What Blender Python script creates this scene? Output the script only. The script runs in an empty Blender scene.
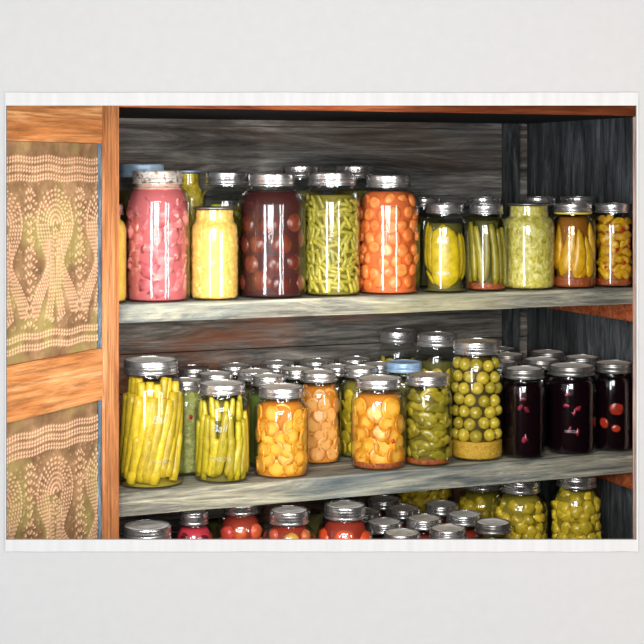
import bpy, bmesh, math, random
from mathutils import Vector, Matrix, noise
random.seed(7)
R_ = random.random
SC = bpy.context.scene
COL = SC.collection
PI = math.pi
F = 1500.0; CX = 322.0; HY = 174.0; ZC = 1.5; D0 = 2.83
TH = math.atan(F/3760.0); CT, ST = math.cos(TH), math.sin(TH)

# ------------------------------------------------------------------ placement
def cab(u, v, w):                     # cupboard frame -> world
    return Vector((u*CT - v*ST, D0 + u*ST + v*CT, ZC + w))
def u_at(px, v):                      # where along the shelf a sight line lands
    k = (px-CX)/F
    return (k*D0 + v*(k*CT+ST))/(CT - k*ST)

# ------------------------------------------------------------------ tagging
def tag(o, label=None, cat=None, group=None, kind=None):
    if label: o['label'] = label
    if cat: o['category'] = cat
    if group: o['group'] = group
    if kind: o['kind'] = kind
    return o
def empty(name, loc=(0,0,0), rz=0, parent=None):
    o = bpy.data.objects.new(name, None); COL.objects.link(o)
    o.location = loc; o.rotation_euler = (0,0,rz); o.empty_display_size = .05
    o.parent = parent
    return o
def obj(name, me, mats=None, parent=None, smooth=None):
    if isinstance(me, bmesh.types.BMesh):
        bm = me; me = bpy.data.meshes.new(name)
        bmesh.ops.recalc_face_normals(bm, faces=bm.faces)
        if smooth is not None:
            for f in bm.faces: f.smooth = True
            for e in bm.edges:
                if len(e.link_faces) == 2 and e.calc_face_angle(0) > math.radians(smooth): e.smooth = False
        bm.to_mesh(me); bm.free()
    if mats and not me.materials:
        for m in (mats if isinstance(mats, (list,tuple)) else [mats]): me.materials.append(m)
    o = bpy.data.objects.new(name, me); COL.objects.link(o)
    o.parent = parent
    return o
def box(bm, a, b, bev=0, mi=0):
    c = [(a[i]+b[i])/2 for i in range(3)]; s = [abs(b[i]-a[i]) for i in range(3)]
    r = bmesh.ops.create_cube(bm, size=1, matrix=Matrix.Translation(c) @ Matrix.Diagonal((*s,1)))
    vs = r['verts']; fs = {f for v in vs for f in v.link_faces}
    for f in fs: f.material_index = mi
    if bev:
        es = list({e for v in vs for e in v.link_edges})
        rr = bmesh.ops.bevel(bm, geom=es, offset=bev, segments=2, affect='EDGES')
        for f in rr['faces']: f.material_index = mi
def lathe(bm, prof, seg=44, close=False):
    rings = []
    for r, z in prof:
        if r < 1e-6: rings.append([bm.verts.new((0,0,z))])
        else: rings.append([bm.verts.new((r*math.cos(2*PI*i/seg), r*math.sin(2*PI*i/seg), z)) for i in range(seg)])
    prs = list(zip(rings, rings[1:]))
    if close: prs.append((rings[-1], rings[0]))
    for a, b in prs:
        for i in range(seg):
            j = (i+1) % seg
            if len(a) == 1 and len(b) == 1: continue
            if len(a) == 1: bm.faces.new((a[0], b[i], b[j]))
            elif len(b) == 1: bm.faces.new((a[i], a[j], b[0]))
            else: bm.faces.new((a[i], a[j], b[j], b[i]))

# ------------------------------------------------------------------ materials
def lin(c):
    return tuple(((x/255)/12.92 if x/255 <= .04045 else ((x/255+.055)/1.055)**2.4) for x in c) + (1,)
class NT:
    def __init__(s, name):
        s.m = bpy.data.materials.new(name); s.m.use_nodes = True
        s.t = s.m.node_tree; s.n = s.t.nodes; s.n.clear()
        s.out = s.n.new('ShaderNodeOutputMaterial')
    def node(s, k, **kw):
        n = s.n.new(k)
        for a, v in kw.items():
            if a.startswith('i_'):
                key = a[2:].replace('_', ' ')
                n.inputs[key].default_value = v
            else: setattr(n, a, v)
        return n
    def link(s, a, b): s.t.links.new(a, b)
    def coords(s, scale=(1,1,1), which='Object'):
        tc = s.node('ShaderNodeTexCoord'); mp = s.node('ShaderNodeMapping')
        mp.inputs['Scale'].default_value = scale
        s.link(tc.outputs[which], mp.inputs['Vector']); return mp.outputs['Vector']
    def noise(s, vec, scale=5, detail=4, rough=.55, dist=0):
        n = s.node('ShaderNodeTexNoise'); n.inputs['Scale'].default_value = scale
        n.inputs['Detail'].default_value = detail; n.inputs['Roughness'].default_value = rough
        n.inputs['Distortion'].default_value = dist
        if vec: s.link(vec, n.inputs['Vector'])
        return n.outputs['Fac']
    def ramp(s, fac, stops):
        r = s.node('ShaderNodeValToRGB'); e = r.color_ramp.elements
        while len(e) < len(stops): e.new(.5)
        for i, (p, c) in enumerate(stops): e[i].position = p; e[i].color = c
        s.link(fac, r.inputs['Fac']); return r.outputs['Color']
    def mix(s, fac, a, b, mode='MIX'):
        m = s.node('ShaderNodeMix', data_type='RGBA', blend_type=mode)
        for x, k in ((fac, 0), (a, 6), (b, 7)):
            if isinstance(x, (float, int)): m.inputs[k].default_value = x
            elif isinstance(x, tuple): m.inputs[k].default_value = x
            else: s.link(x, m.inputs[k])
        return m.outputs[2]
    def bsdf(s, col, rough=.5, metal=0, bump=None, bstr=.3, bdist=.002, spec=.5, coat=0, sss=0):
        p = s.node('ShaderNodeBsdfPrincipled')
        if isinstance(col, tuple): p.inputs['Base Color'].default_value = col
        else: s.link(col, p.inputs['Base Color'])
        if isinstance(rough, (float, int)): p.inputs['Roughness'].default_value = rough
        else: s.link(rough, p.inputs['Roughness'])
        if isinstance(metal, (float, int)): p.inputs['Metallic'].default_value = metal
        else: s.link(metal, p.inputs['Metallic'])
        p.inputs['Specular IOR Level'].default_value = spec
        p.inputs['Coat Weight'].default_value = coat
        if bump is not None:
            b = s.node('ShaderNodeBump'); b.inputs['Strength'].default_value = bstr; b.inputs['Distance'].default_value = bdist
            s.link(bump, b.inputs['Height']); s.link(b.outputs['Normal'], p.inputs['Normal'])
        s.link(p.outputs['BSDF'], s.out.inputs['Surface']); return p

def wood(name, stops, axis=0, long=3.0, cross=38.0, patch=None, rough=.75, bstr=.5, fine=1.0):
    s = NT(name)
    sc = [cross]*3; sc[axis] = long
    g = s.noise(s.coords(tuple(sc)), 1, 9, .74, 1.1)
    sc2 = [cross*4]*3; sc2[axis] = long*3
    g2 = s.noise(s.coords(tuple(sc2)), 1, 4, .7, .3)
    c = s.ramp(g, [(p, lin(k)) for p, k in stops])
    f = s.ramp(g2, [(.36, (.38,.38,.38,1)), (.5,(.9,.9,.9,1)), (.62, (1.3,1.3,1.3,1))])
    c = s.mix(.7*fine, c, s.mix(1.0, c, f, 'MULTIPLY'))
    for pc, scl, lo, hi, k in (patch or []):
        scp = [scl*2.2]*3; scp[axis] = scl*.5
        pf = s.ramp(s.noise(s.coords(tuple(scp)), 1, 5, .6, .6), [(lo, (0,0,0,1)), (hi, (k,k,k,1))])
        c = s.mix(pf, c, lin(pc))
    mx = s.mix(.5, g, g2)
    s.bsdf(c, rough, 0, mx, bstr, .003, .3)
    return s.m
W_door = wood('orange_door_wood', [(.27,(118,62,32)), (.42,(178,110,64)), (.55,(204,136,86)), (.72,(234,180,132))], axis=2, long=2.2, cross=30)
W_doorh = wood('orange_rail_wood', [(.27,(128,70,34)), (.42,(186,118,64)), (.55,(212,144,88)), (.72,(244,194,142))], axis=0, long=2.5, cross=34)
W_back = wood('weathered_back_boards', [(.26,(22,22,24)), (.40,(72,71,70)), (.50,(114,112,108)), (.60,(158,154,148)), (.72,(214,212,206))], axis=0, long=2.2, cross=26, bstr=.9,
              patch=[((128,98,76), 1.2, .50, .70, .55), ((70,100,104), 2.5, .60, .72, .5)])
W_backl = wood('weathered_brown_back_boards', [(.26,(26,25,25)), (.40,(84,80,76)), (.50,(124,118,110)), (.60,(164,156,146)), (.72,(214,208,198))], axis=0, long=2.6, cross=26, bstr=.9,
              patch=[((168,96,60), 2.6, .48, .60, .8), ((80,110,120), 3, .62, .74, .6)])
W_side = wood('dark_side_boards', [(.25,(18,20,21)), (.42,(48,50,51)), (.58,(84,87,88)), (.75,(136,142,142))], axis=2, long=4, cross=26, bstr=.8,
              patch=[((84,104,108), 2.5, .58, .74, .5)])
W_shelf = wood('pale_painted_shelf_wood', [(.27,(34,33,31)), (.40,(86,85,80)), (.50,(130,126,112)), (.62,(172,165,140)), (.75,(212,204,180))], axis=0, long=3, cross=40, bstr=.6,
              patch=[((120,140,144), 2.0, .5, .68, .5), ((200,190,136), 3.2, .56, .70, .35)])
W_rust = wood('rust_orange_wood', [(.25,(70,26,12)), (.42,(140,64,30)), (.56,(178,92,50)), (.75,(206,130,88))], axis=0, long=3, cross=34, patch=[((150,140,130), 6, .64, .74, .5)])
W_stile = wood('pinkish_bare_wood', [(.25,(184,134,116)), (.45,(226,182,164)), (.7,(244,216,202))], axis=2, long=4, cross=50)
W_topd = wood('shade_painted_board', [(.3,(14,13,12)), (.6,(34,31,29)), (.8,(60,56,52))], axis=0)  # near-black: the shadow band below the top rail is painted into the wood colour
W_blue = wood('faded_blue_paint', [(.3,(58,72,84)), (.5,(92,110,122)), (.7,(140,156,164))], axis=2, long=10, cross=60)

def plain(name, c, rough=.6, metal=0, **k):
    if 'brine' in name or 'juice' in name: rough = .6; k['spec'] = .2
    s = NT(name); s.bsdf(lin(c), rough, metal, **k); return s.m
def wallmat():
    s = NT('matte_light_grey_wall')
    n = s.noise(s.coords((1,1,1)), 60, 3)
    s.bsdf(s.ramp(n, [(.3, lin((121,120,119))), (.7, lin((123,122,121)))]), .9, 0, n, .03, .001, .1)
    return s.m
M_wall = wallmat()
def papermat():
    s = NT('white_tissue_paper')
    n = s.noise(s.coords((90,1,6)), 1, 4)
    s.bsdf(s.ramp(n, [(.3, lin((127,126,125))), (.7, lin((133,132,131)))]), .85, 0, n, .1, .001, .1)
    return s.m
M_paper = papermat()
M_dark = plain('dark_closet_plaster', (60,58,56), .9)
M_floor = plain('grey_floor', (150,148,145), .8)

def tinmat():
    s = NT('punched_tin')
    v = s.coords((1,1,1))
    n = s.noise(v, 22, 5, .6); n2 = s.noise(v, 160, 3, .6)
    c = s.ramp(n, [(.3, lin((112,84,56))), (.5, lin((148,114,80))), (.7, lin((186,148,108)))])
    c = s.mix(s.ramp(s.noise(v, 9, 3), [(.5,(0,0,0,1)), (.62,(.6,.6,.6,1))]), c, lin((172,160,92)))
    a = s.node('ShaderNodeAttribute', attribute_name='worn')
    c = s.mix(a.outputs['Fac'], c, lin((240,190,154)))
    s.bsdf(c, .55, .15, n2, .3, .001)
    return s.m
M_tin = tinmat()

def glassmat(name='clear_jar_glass', tint=(1,1,1,1), extra=.028):
    s = NT(name)
    tr = s.node('ShaderNodeBsdfTransparent'); tr.inputs['Color'].default_value = tint
    gl = s.node('ShaderNodeBsdfGlossy'); gl.inputs['Roughness'].default_value = .08
    gl.inputs['Color'].default_value = (1,1,1,1)
    lw = s.node('ShaderNodeLayerWeight'); lw.inputs['Blend'].default_value = .5
    pw = s.node('ShaderNodeMath', operation='POWER'); pw.inputs[1].default_value = 5.5; s.link(lw.outputs['Facing'], pw.inputs[0])
    fr = s.node('ShaderNodeMath', operation='MULTIPLY'); fr.inputs[1].default_value = .80; s.link(pw.outputs[0], fr.inputs[0])
    n = s.noise(s.coords((1,1,.35)), 40, 2)
    b = s.node('ShaderNodeBump'); b.inputs['Strength'].default_value = .12; b.inputs['Distance'].default_value = .004
    s.link(n, b.inputs['Height']); s.link(b.outputs['Normal'], gl.inputs['Normal']); 
    ad = s.node('ShaderNodeMath', operation='ADD'); ad.inputs[1].default_value = extra
    s.link(fr.outputs[0], ad.inputs[0])
    mx = s.node('ShaderNodeMixShader')
    s.link(ad.outputs[0], mx.inputs[0]); s.link(tr.outputs[0], mx.inputs[1]); s.link(gl.outputs[0], mx.inputs[2])
    s.link(mx.outputs[0], s.out.inputs['Surface'])
    return s.m
M_glass = glassmat(tint=(.955,.97,.965,1))
def embossmat():
    s = NT('raised_glass_lettering')
    tr = s.node('ShaderNodeBsdfTransparent')
    gl = s.node('ShaderNodeBsdfGlossy'); gl.inputs['Roughness'].default_value = .35
    mx = s.node('ShaderNodeMixShader'); mx.inputs[0].default_value = .22
    s.link(tr.outputs[0], mx.inputs[1]); s.link(gl.outputs[0], mx.inputs[2]); s.link(mx.outputs[0], s.out.inputs['Surface'])
    return s.m
M_emb = embossmat()

def metal(name, c1, c2, rough=.28, met=.9, spots=None):
    s = NT(name)
    v = s.coords((1,1,1))
    n = s.noise(v, 45, 4, .6)
    c = s.ramp(n, [(.35, lin(c1)), (.65, lin(c2))])
    if spots:
        c = s.mix(s.ramp(s.noise(v, spots[1], 5, .7), [(spots[2],(0,0,0,1)), (spots[2]+.1,(1,1,1,1))]), c, lin(spots[0]))
    r = s.ramp(n, [(.3,(rough,)*3+(1,)), (.7,(rough+.16,)*3+(1,))])
    s.bsdf(c, r, met, n, .08, .001)
    return s.m
M_band = metal('silver_screw_band', (196,194,194), (236,232,228), .2, .92)
M_lid = metal('dull_silver_lid', (220,214,204), (240,234,226), .4, .15)
M_lidw = metal('worn_pale_lid', (214,200,184), (238,228,214), .45, .15, ((150,120,92), 60, .6))
M_lidd = metal('dark_lid', (110,106,104), (160,156,150), .28, .85)
M_lidb = metal('pale_blue_lid', (130,160,190), (176,200,222), .35, .25)
M_brass = metal('tarnished_brassy_lid', (180,158,120), (216,196,160), .42, .3)
M_rusty = metal('rust_speckled_band', (168,158,146), (226,220,212), .45, .5, ((126,92,66), 90, .5))
M_yring = plain('yellow_rubber_ring', (236,200,24), .5)

def food(name, c1, c2, rough=.32, spots=None, center=None, nscale=70, bstr=.25):
    """two-tone, each piece its own shade between them; optional speckles and paler centre"""
    s = NT(name)
    oi = s.node('ShaderNodeObjectInfo')
    v = s.coords((1,1,1))
    n = s.noise(v, nscale, 4, .6)
    c = s.mix(oi.outputs['Random'], lin(c1), lin(c2))
    dk = s.ramp(n, [(.3,(.66,.62,.58,1)), (.6,(1.08,1.08,1.08,1))])
    c = s.mix(1.0, c, dk, 'MULTIPLY')
    if center:
        sp = s.node('ShaderNodeSeparateXYZ'); s.link(v, sp.inputs[0])
        cb = s.node('ShaderNodeCombineXYZ'); s.link(sp.outputs[1], cb.inputs[0]); s.link(sp.outputs[2], cb.inputs[1])
        ln = s.node('ShaderNodeVectorMath', operation='LENGTH'); s.link(cb.outputs[0], ln.inputs[0])
        r = s.ramp(ln.outputs['Value'], [(0,(1,1,1,1)), (center[1],(.8,.8,.8,1)), (center[1]*1.25,(0,0,0,1))])
        c = s.mix(r, c, lin(center[0]))
    if spots:
        c = s.mix(s.ramp(s.noise(v, spots[1], 2, .5), [(spots[2],(0,0,0,1)), (spots[2]+.05,(1,1,1,1))]), c, lin(spots[0]))
    p = s.bsdf(c, rough, 0, n, bstr, .002, .5)
    return s.m
def mash(name, cols, scale=90, rough=.4, spots=None, stretch=(1,1,1), bstr=.7):
    s = NT(name)
    v = s.coords(stretch)
    n = s.noise(v, scale, 5, .65, .8)
    st = [(.28+.44*i/(len(cols)-1), lin(c)) for i, c in enumerate(cols)]
    c = s.ramp(n, st)
    if spots:
        for (sc_, sz, th) in spots:
            c = s.mix(s.ramp(s.noise(v, sz, 2, .5), [(th,(0,0,0,1)), (th+.04,(1,1,1,1))]), c, lin(sc_))
    s.bsdf(c, rough, 0, n, bstr, .004)
    return s.m

# ------------------------------------------------------------------ the setting
def box_obj(name, a, b, mat, kind='structure'):
    bm = bmesh.new(); box(bm, a, b); o = obj(name, bm, mat); o['kind'] = kind; return o
YW = 2.235                                   # front face of the grey wall
def wx(px, y=YW): return (px-CX)/F*y
def wz(py, y=YW): return ZC - (py-HY)/F*y
def frame_mesh(xo0, xo1, zo0, zo1, xi0, xi1, zi0, zi1, y0, y1, wob=0):
    bm = bmesh.new()
    N = 40
    def ring(x0,x1,z0,z1,y,wb):
        pts = []
        for i in range(N): pts.append((x0+(x1-x0)*i/N, z0))
        for i in range(N): pts.append((x1, z0+(z1-z0)*i/N))
        for i in range(N): pts.append((x1-(x1-x0)*i/N, z1))
        for i in range(N): pts.append((x0, z1-(z1-z0)*i/N))
        return [bm.verts.new((p[0]+wb*noise.noise(Vector((p[0]*30,p[1]*30,1))), y, p[1]+wb*noise.noise(Vector((p[0]*30,p[1]*30,7))))) for p in pts]
    A = ring(xo0,xo1,zo0,zo1,y0,wob); B = ring(xi0,xi1,zi0,zi1,y0,0)
    A2 = ring(xo0,xo1,zo0,zo1,y1,wob); B2 = ring(xi0,xi1,zi0,zi1,y1,0)
    n = len(A)
    for i in range(n):
        j = (i+1)%n
        bm.faces.new((A[i],A[j],B[j],B[i])); bm.faces.new((A2[i],B2[i],B2[j],A2[j]))
        bm.faces.new((A[i],A2[i],A2[j],A[j])); bm.faces.new((B[i],B[j],B2[j],B2[i]))
    return bm
o = obj('wall_front', frame_mesh(-2.2, 2.2, 0, 2.7, wx(6.0), wx(636.6), wz(539.8), wz(105.2), YW, YW+.006), M_wall); o['kind'] = 'structure'
o = obj('trim_1', frame_mesh(wx(5.4), wx(638.0), wz(551.2), wz(92.8), wx(6.3), wx(636.2), wz(539.3), wz(105.6), YW-.0025, YW, .0008), M_paper)
o['kind'] = 'structure'
box_obj('wall_back', (-2.2, 4.2, 0), (2.2, 4.3, 2.7), M_dark)
box_obj('wall_left', (-2.3, YW+.006, 0), (-2.2, 4.3, 2.7), M_dark)
box_obj('wall_right', (2.2, YW+.006, 0), (2.3, 4.3, 2.7), M_dark)
box_obj('ceiling', (-2.3, YW+.006, 2.7), (2.3, 4.3, 2.8), M_dark)
box_obj('floor', (-2.3, -1.2, -.1), (2.3, 4.3, 0), M_floor)

# ------------------------------------------------------------------ the cupboard
CB = empty('cupboard', (0, D0, 0), TH)
tag(CB, 'old weathered wooden cupboard with plank back, holding rows of canning jars on three shelves', 'cupboard')
Z = lambda w: ZC + w
S1, S2, S3 = -.233, -.571, -.881
T1, T2, T3 = .034, .043, .04
UL = u_at(74, 0); US = u_at(632.2, 0); UR = US+.036; VB = .500
def cbobj(name, bm, mat, label=None, parent=CB, **k):
    o = obj(name, bm, mat, parent, **k)
    if label: o['label'] = label
    return o
# back: horizontal boards with open grooves; browner below the upper shelf
bm = bmesh.new()
def boards(bm, ws, v0, v1, u0, u1):
    for a, b in zip(ws, ws[1:]):
        vv = v0 + (R_()-.5)*.004
        box(bm, (u0, vv, Z(a)+.0012), (u1, v1, Z(b)-.0012), .0015)
boards(bm, [-.266, -.16, -.05, .052, .105, .2], VB, VB+.02, UL-.02, UR+.02)
box(bm, (UL-.02, VB+.02, Z(-.27)), (UR+.02, VB+.024, Z(.2)))
cbobj('back_panel', bm, W_back)
bm = bmesh.new()
boards(bm, [-1.42, -1.2, -1.05, -.88, -.77, -.66, -.56, -.47, -.385, -.2665], VB, VB+.02, UL-.02, UR+.02)
box(bm, (UL-.02, VB+.02, Z(-1.42)), (UR+.02, VB+.024, Z(-.27)))
cbobj('back_panel', bm, W_backl, 'lower back boards, browner and streaked with rust colour')
# corner post
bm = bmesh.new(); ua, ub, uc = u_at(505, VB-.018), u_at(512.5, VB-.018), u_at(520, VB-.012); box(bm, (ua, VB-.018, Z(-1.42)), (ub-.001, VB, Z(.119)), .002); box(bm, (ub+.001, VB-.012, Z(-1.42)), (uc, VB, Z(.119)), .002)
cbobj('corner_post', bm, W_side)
# sides
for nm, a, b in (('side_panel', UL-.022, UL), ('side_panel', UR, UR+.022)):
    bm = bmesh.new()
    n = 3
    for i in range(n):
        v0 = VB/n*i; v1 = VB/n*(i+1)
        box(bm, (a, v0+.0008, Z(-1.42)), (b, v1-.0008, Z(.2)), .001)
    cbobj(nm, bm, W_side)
# top and floor boards
bm = bmesh.new(); box(bm, (UL, 0, Z(.119)), (UR, VB, Z(.14)), .001); cbobj('top_board', bm, W_topd)
bm = bmesh.new(); box(bm, (UL, 0, Z(-1.42)), (UR, VB, Z(-1.40)), .001); cbobj('bottom_board', bm, W_topd)
for (s_, t_) in ((S1,T1),(S2,T2),(S3,T3)):
    bm = bmesh.new()
    # wavy worn plank
    nu, nv = 60, 10
    g = {}
    for i in range(nu+1):
        for j in range(nv+1):
            u = UL+(UR-UL)*i/nu; v = VB*j/nv
            dz = .0006*noise.noise(Vector((u*6, v*10, s_)))
            dv = .0015*noise.noise(Vector((u*14, 3, s_))) if j == 0 else 0
            g[i,j,1] = bm.verts.new((u, v+dv, Z(s_)-.0008+dz)); 
            g[i,j,0] = bm.verts.new((u, v+dv, Z(s_-t_)+.001*noise.noise(Vector((u*9,0,s_*5)))))
    for i in range(nu):
        for j in range(nv):
            bm.faces.new((g[i,j,1],g[i+1,j,1],g[i+1,j+1,1],g[i,j+1,1]))
            bm.faces.new((g[i,j,0],g[i,j+1,0],g[i+1,j+1,0],g[i+1,j,0]))
        for j in (0, nv):
            bm.faces.new((g[i,j,0],g[i+1,j,0],g[i+1,j,1],g[i,j,1]))
    for j in range(nv):
        for i in (0, nu):
            bm.faces.new((g[i,j,0],g[i,j+1,0],g[i,j+1,1],g[i,j,1]))
    bmesh.ops.bevel(bm, geom=[e for e in bm.edges if len(e.link_faces)==2 and e.calc_face_angle(0)>1 and abs(e.verts[0].co.y)<.01 and abs(e.verts[1].co.y)<.01], offset=.002, segments=2, affect='EDGES')
    cbobj('shelf', bm, W_shelf)
    for (uu0, uu1) in ((UR-.03, UR-.0005), (UL+.0005, UL+.03)):
        bm = bmesh.new(); box(bm, (uu0, .012, Z(s_-t_-.038)), (uu1, VB-.02, Z(s_-t_)), .002)
        cbobj('shelf_cleat', bm, W_rust)
bm = bmesh.new(); box(bm, (UL-.02, -.022, Z(.119)), (UR+.034, 0, Z(.20)), .002); cbobj('front_rail', bm, W_rust, 'orange brown front rail across the top')
bm = bmesh.new(); box(bm, (US, -.022, Z(-1.42)), (US+.07, -.0005, Z(.1185)), .002); cbobj('front_stile', bm, W_stile, 'pinkish bare wood stile at the right edge')

# ------------------------------------------------------------------ the door (swung open towards the room)
DA = math.radians(65)
hinge = Vector(((119.3-CX)/F*2.65, 2.65, 0))
dirw = Vector((-math.cos(DA), -math.sin(DA), 0))
nrm = Vector((math.sin(DA), -math.cos(DA), 0))           # face turned to the camera
cbinv = (Matrix.Translation((0,D0,0)) @ Matrix.Rotation(TH,4,'Z')).inverted()
# door local: x = along the door from the hinge, y = away from the viewer face, z up
Mdoor = cbinv @ Matrix(((dirw.x, -nrm.x, 0, hinge.x), (dirw.y, -nrm.y, 0, hinge.y), (0,0,1,0), (0,0,0,1)))
bm = bmesh.new()
zt, zb = .20, -1.30
rails = [(.053, zt), (-.392, -.303), (-.90, -.81), (zb, zb+.10)]
box(bm, (0,0,Z(zb)), (.0085,.024,Z(zt)), .001, 0)
box(bm, (.0095,-.001,Z(zb)), (.0505,.024,Z(zt)), .002, 0)
box(bm, (.352,0,Z(zb)), (.40,.024,Z(zt)), .002, 0)
for a, b in rails: box(bm, (.051,.001,Z(a)), (.352,.023,Z(b)), .002, 1)
door = cbobj('door', bm, [W_door, W_doorh], 'orange pine framed door with punched tin panels, standing open'); door.matrix_local = Mdoor
def tin_panel(z0, z1, name='tin_panel'):
    x0, x1 = .052, .351
    W, H = x1-x0, z1-z0
    nx, nz = 230, int(230*H/W)
    hgt = [[0.0]*(nx+1) for _ in range(nz+1)]
    dots = []
    def stamp(s, t, ang, l=.0062, w=.0026, a=1): dots.append((s, t, ang, l, w, a))
    def curve(pts, slant=.9, step=.0062, **k):
        for (p, q) in zip(pts, pts[1:]):
            d = math.hypot(q[0]-p[0], q[1]-p[1]); n = max(1, int(d/step))
            for i in range(n):
                f = i/n; stamp(p[0]+(q[0]-p[0])*f, p[1]+(q[1]-p[1])*f, math.atan2(q[1]-p[1], q[0]-p[0])+slant, **k)
    def wav(t, ph=0): return [(W*i/40, t+.0018*math.sin(i*.55+ph)+.0012*math.sin(i*.21)) for i in range(41)]
    for t in (.026, .032, .041, .047, .056, .062): curve(wav(t), slant=1.0, step=.0068)
    for t in (.018, .024, .036, .042): curve(wav(H-t, 1), slant=1.0, step=.0068)
    for cx in (-.012, .130, .272):
        for k in range(7):
            r = (.050-.0072*k)
            curve([(cx+r*math.cos(a), .078+.058-r*1.15*math.sin(a)) for a in [PI*i/14 for i in range(15)]], slant=.7)
        for sg in (-1,1):
            for k in range(5):
                curve([(cx+sg*(.050-.0072*k), .136), (cx+sg*(.046-.0076*k), .155), (cx+sg*(.030-.003*k), .18), (cx+sg*(.016+.002*k), .205), (cx+sg*(.022+.006*k), .235), (cx+sg*(.040+.006*k), .262), (cx+sg*(.050+.003*k), H-.065)], slant=.8)
            for k in range(3):
                curve([(cx+sg*(.004+.007*k), .145+.01*k), (cx+sg*(.006+.004*k), .19), (cx+sg*(.002+.006*k), .24), (cx+sg*(.010+.008*k), .285), (cx+sg*.004, H-.056)], slant=.8)
        for k in range(4): curve([(cx-.010, .150+.014*k), (cx, .143+.014*k), (cx+.010, .150+.014*k)])
    for cx in (.059, .201):
        for k in range(17):
            t = .078+.0135*k
            if t > H-.058: break
            q = .009+.006*math.sin(k*.9)
            curve([(cx-q-.004, t+.009), (cx-.004, t), (cx, t+.003), (cx+.004, t), (cx+q+.004, t+.009)], step=.006)
    for _ in range(420): stamp(random.uniform(0, W), random.uniform(.068, H-.05), random.uniform(0, 3.1), .0055, .0024, .55)
    for (s, t, ang, l, w, a) in dots:
        if t > H-.014 or t < .01: continue
        ca, sa = math.cos(ang), math.sin(ang)
        i0, i1 = int((s-l*1.5)/W*nx), int((s+l*1.5)/W*nx)+1
        j0, j1 = int((t-l*1.5)/H*nz), int((t+l*1.5)/H*nz)+1
        for j in range(max(0,j0), min(nz,j1)+1):
            for i in range(max(0,i0), min(nx,i1)+1):
                dx = i/nx*W-s; dz = j/nz*H-t
                p = (dx*ca+dz*sa)/(l*.62); q = (-dx*sa+dz*ca)/(w*.9)
                v = a*math.exp(-(p*p+q*q))
                if v > hgt[j][i]: hgt[j][i] = v
    verts = []; faces = []; worn = []
    for j in range(nz+1):
        for i in range(nx+1):
            h = hgt[j][i]
            b = .0007*noise.noise(Vector((i*.06, j*.06, z0*9)))
            verts.append((x0+i/nx*W, .0085-.0026*h+b, Z(z1)-j/nz*H)); worn.append(max(0, min(1, (h-.25)*1.3)))
    for j in range(nz):
        for i in range(nx):
            a_ = j*(nx+1)+i; faces.append((a_, a_+1, a_+nx+2, a_+nx+1))
    me = bpy.data.meshes.new(name); 
    nb = len(verts)
    verts += [(x0,.012,Z(z1)),(x1,.012,Z(z1)),(x1,.012,Z(z0)),(x0,.012,Z(z0))]; worn += [0]*4
    faces.append((nb,nb+1,nb+2,nb+3))
    me.from_pydata(verts, [], faces); me.validate()
    at = me.attributes.new('worn', 'FLOAT', 'POINT'); at.data.foreach_set('value', worn)
    me.polygons.foreach_set('use_smooth', [True]*len(me.polygons))
    return obj(name, me, M_tin, door)
tin_panel(-.3025, .0525); tin_panel(-.8095, -.3925)
for a, b in ((-.303,.053), (-.81,-.392)):
    bm = bmesh.new(); box(bm, (.0515,.0015,Z(a)), (.0585,.0075,Z(b)), .001); q = obj('panel_bead', bm, W_blue, door); q['label'] = 'faded blue painted strip beside the tin'

# ------------------------------------------------------------------ canning jars
def jar_profile(R, H, kind, nk=None):
    """outer glass radius as (r, z) list; H = top of the closed jar"""
    if kind == 'wide': k0, bh, neck, sh = .84, .019, .009, .020
    elif kind == 'pint': k0, bh, neck, sh = .85, .019, .007, .016
    elif kind == 'half': k0, bh, neck, sh = .74, .024, .006, .030
    elif kind == 'halfwide': k0, bh, neck, sh = .84, .025, .008, .026
    rn = (nk or k0)*R - .0042
    zt = H - .002
    zn = H - bh - neck; zs = zn - sh
    pr = [(0,.0014),(R*.72,.0013),(R*.86,0),(R*.94,.0003),(R*.985,.0032),(R,.009)]
    for i in range(1, 7): pr.append((R*(1-.004*math.sin(PI*i/7)), .009+(zs-.009)*i/7))
    pr.append((R, zs))
    for i in range(1, 9):
        a = PI/2*i/8
        pr.append((rn + (R-rn)*(math.cos(a)*.8+.2*(1-i/8)), zs + sh*(math.sin(a)*.85+.15*i/8)))
    pr.append((rn*.985, zn)); z = zn
    nrid = 3
    zz = zn
    step = (zt-zn)/(nrid*2)
    for i in range(nrid*2):
        zz += step; pr.append((rn*(1.0 if i % 2 == 0 else .975), min(zz, zt-.0015)))
    pr.append((rn*.95, zt-.001))
    return pr, rn, bh, zn, zs
def inner_r(pr, z):
    pts = [p for p in pr if p[0] > 0][2:]
    for a, b in zip(pts, pts[1:]):
        if a[1] <= z <= b[1] and b[1] > a[1]: return a[0]+(b[0]-a[0])*(z-a[1])/(b[1]-a[1]) - .0014
    return pts[-1][0]-.0014
CACHE = {}
def glass_mesh(R, H, kind, nk):
    k = ('g', round(R,4), H, kind, nk)
    if k in CACHE: return CACHE[k]
    pr, rn, bh, zn, zs = jar_profile(R, H, kind, nk)
    inn = [(max(r-.0016, 0), z if i > 3 else .0032) for i, (r, z) in enumerate(pr)]
    inn = [(0,.0032)] + [(r-.0012, max(z, .0032)) for r, z in pr if r > R*.6 or z > .02][1:]
    full = pr + [(pr[-1][0]-.0018, pr[-1][1])] + inn[::-1]
    bm = bmesh.new(); lathe(bm, full)
    bmesh.ops.recalc_face_normals(bm, faces=bm.faces)
    for f in bm.faces: f.smooth = True
    me = bpy.data.meshes.new('glass_body'); bm.to_mesh(me); bm.free(); me.materials.append(M_glass)
    CACHE[k] = me; return me
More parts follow.
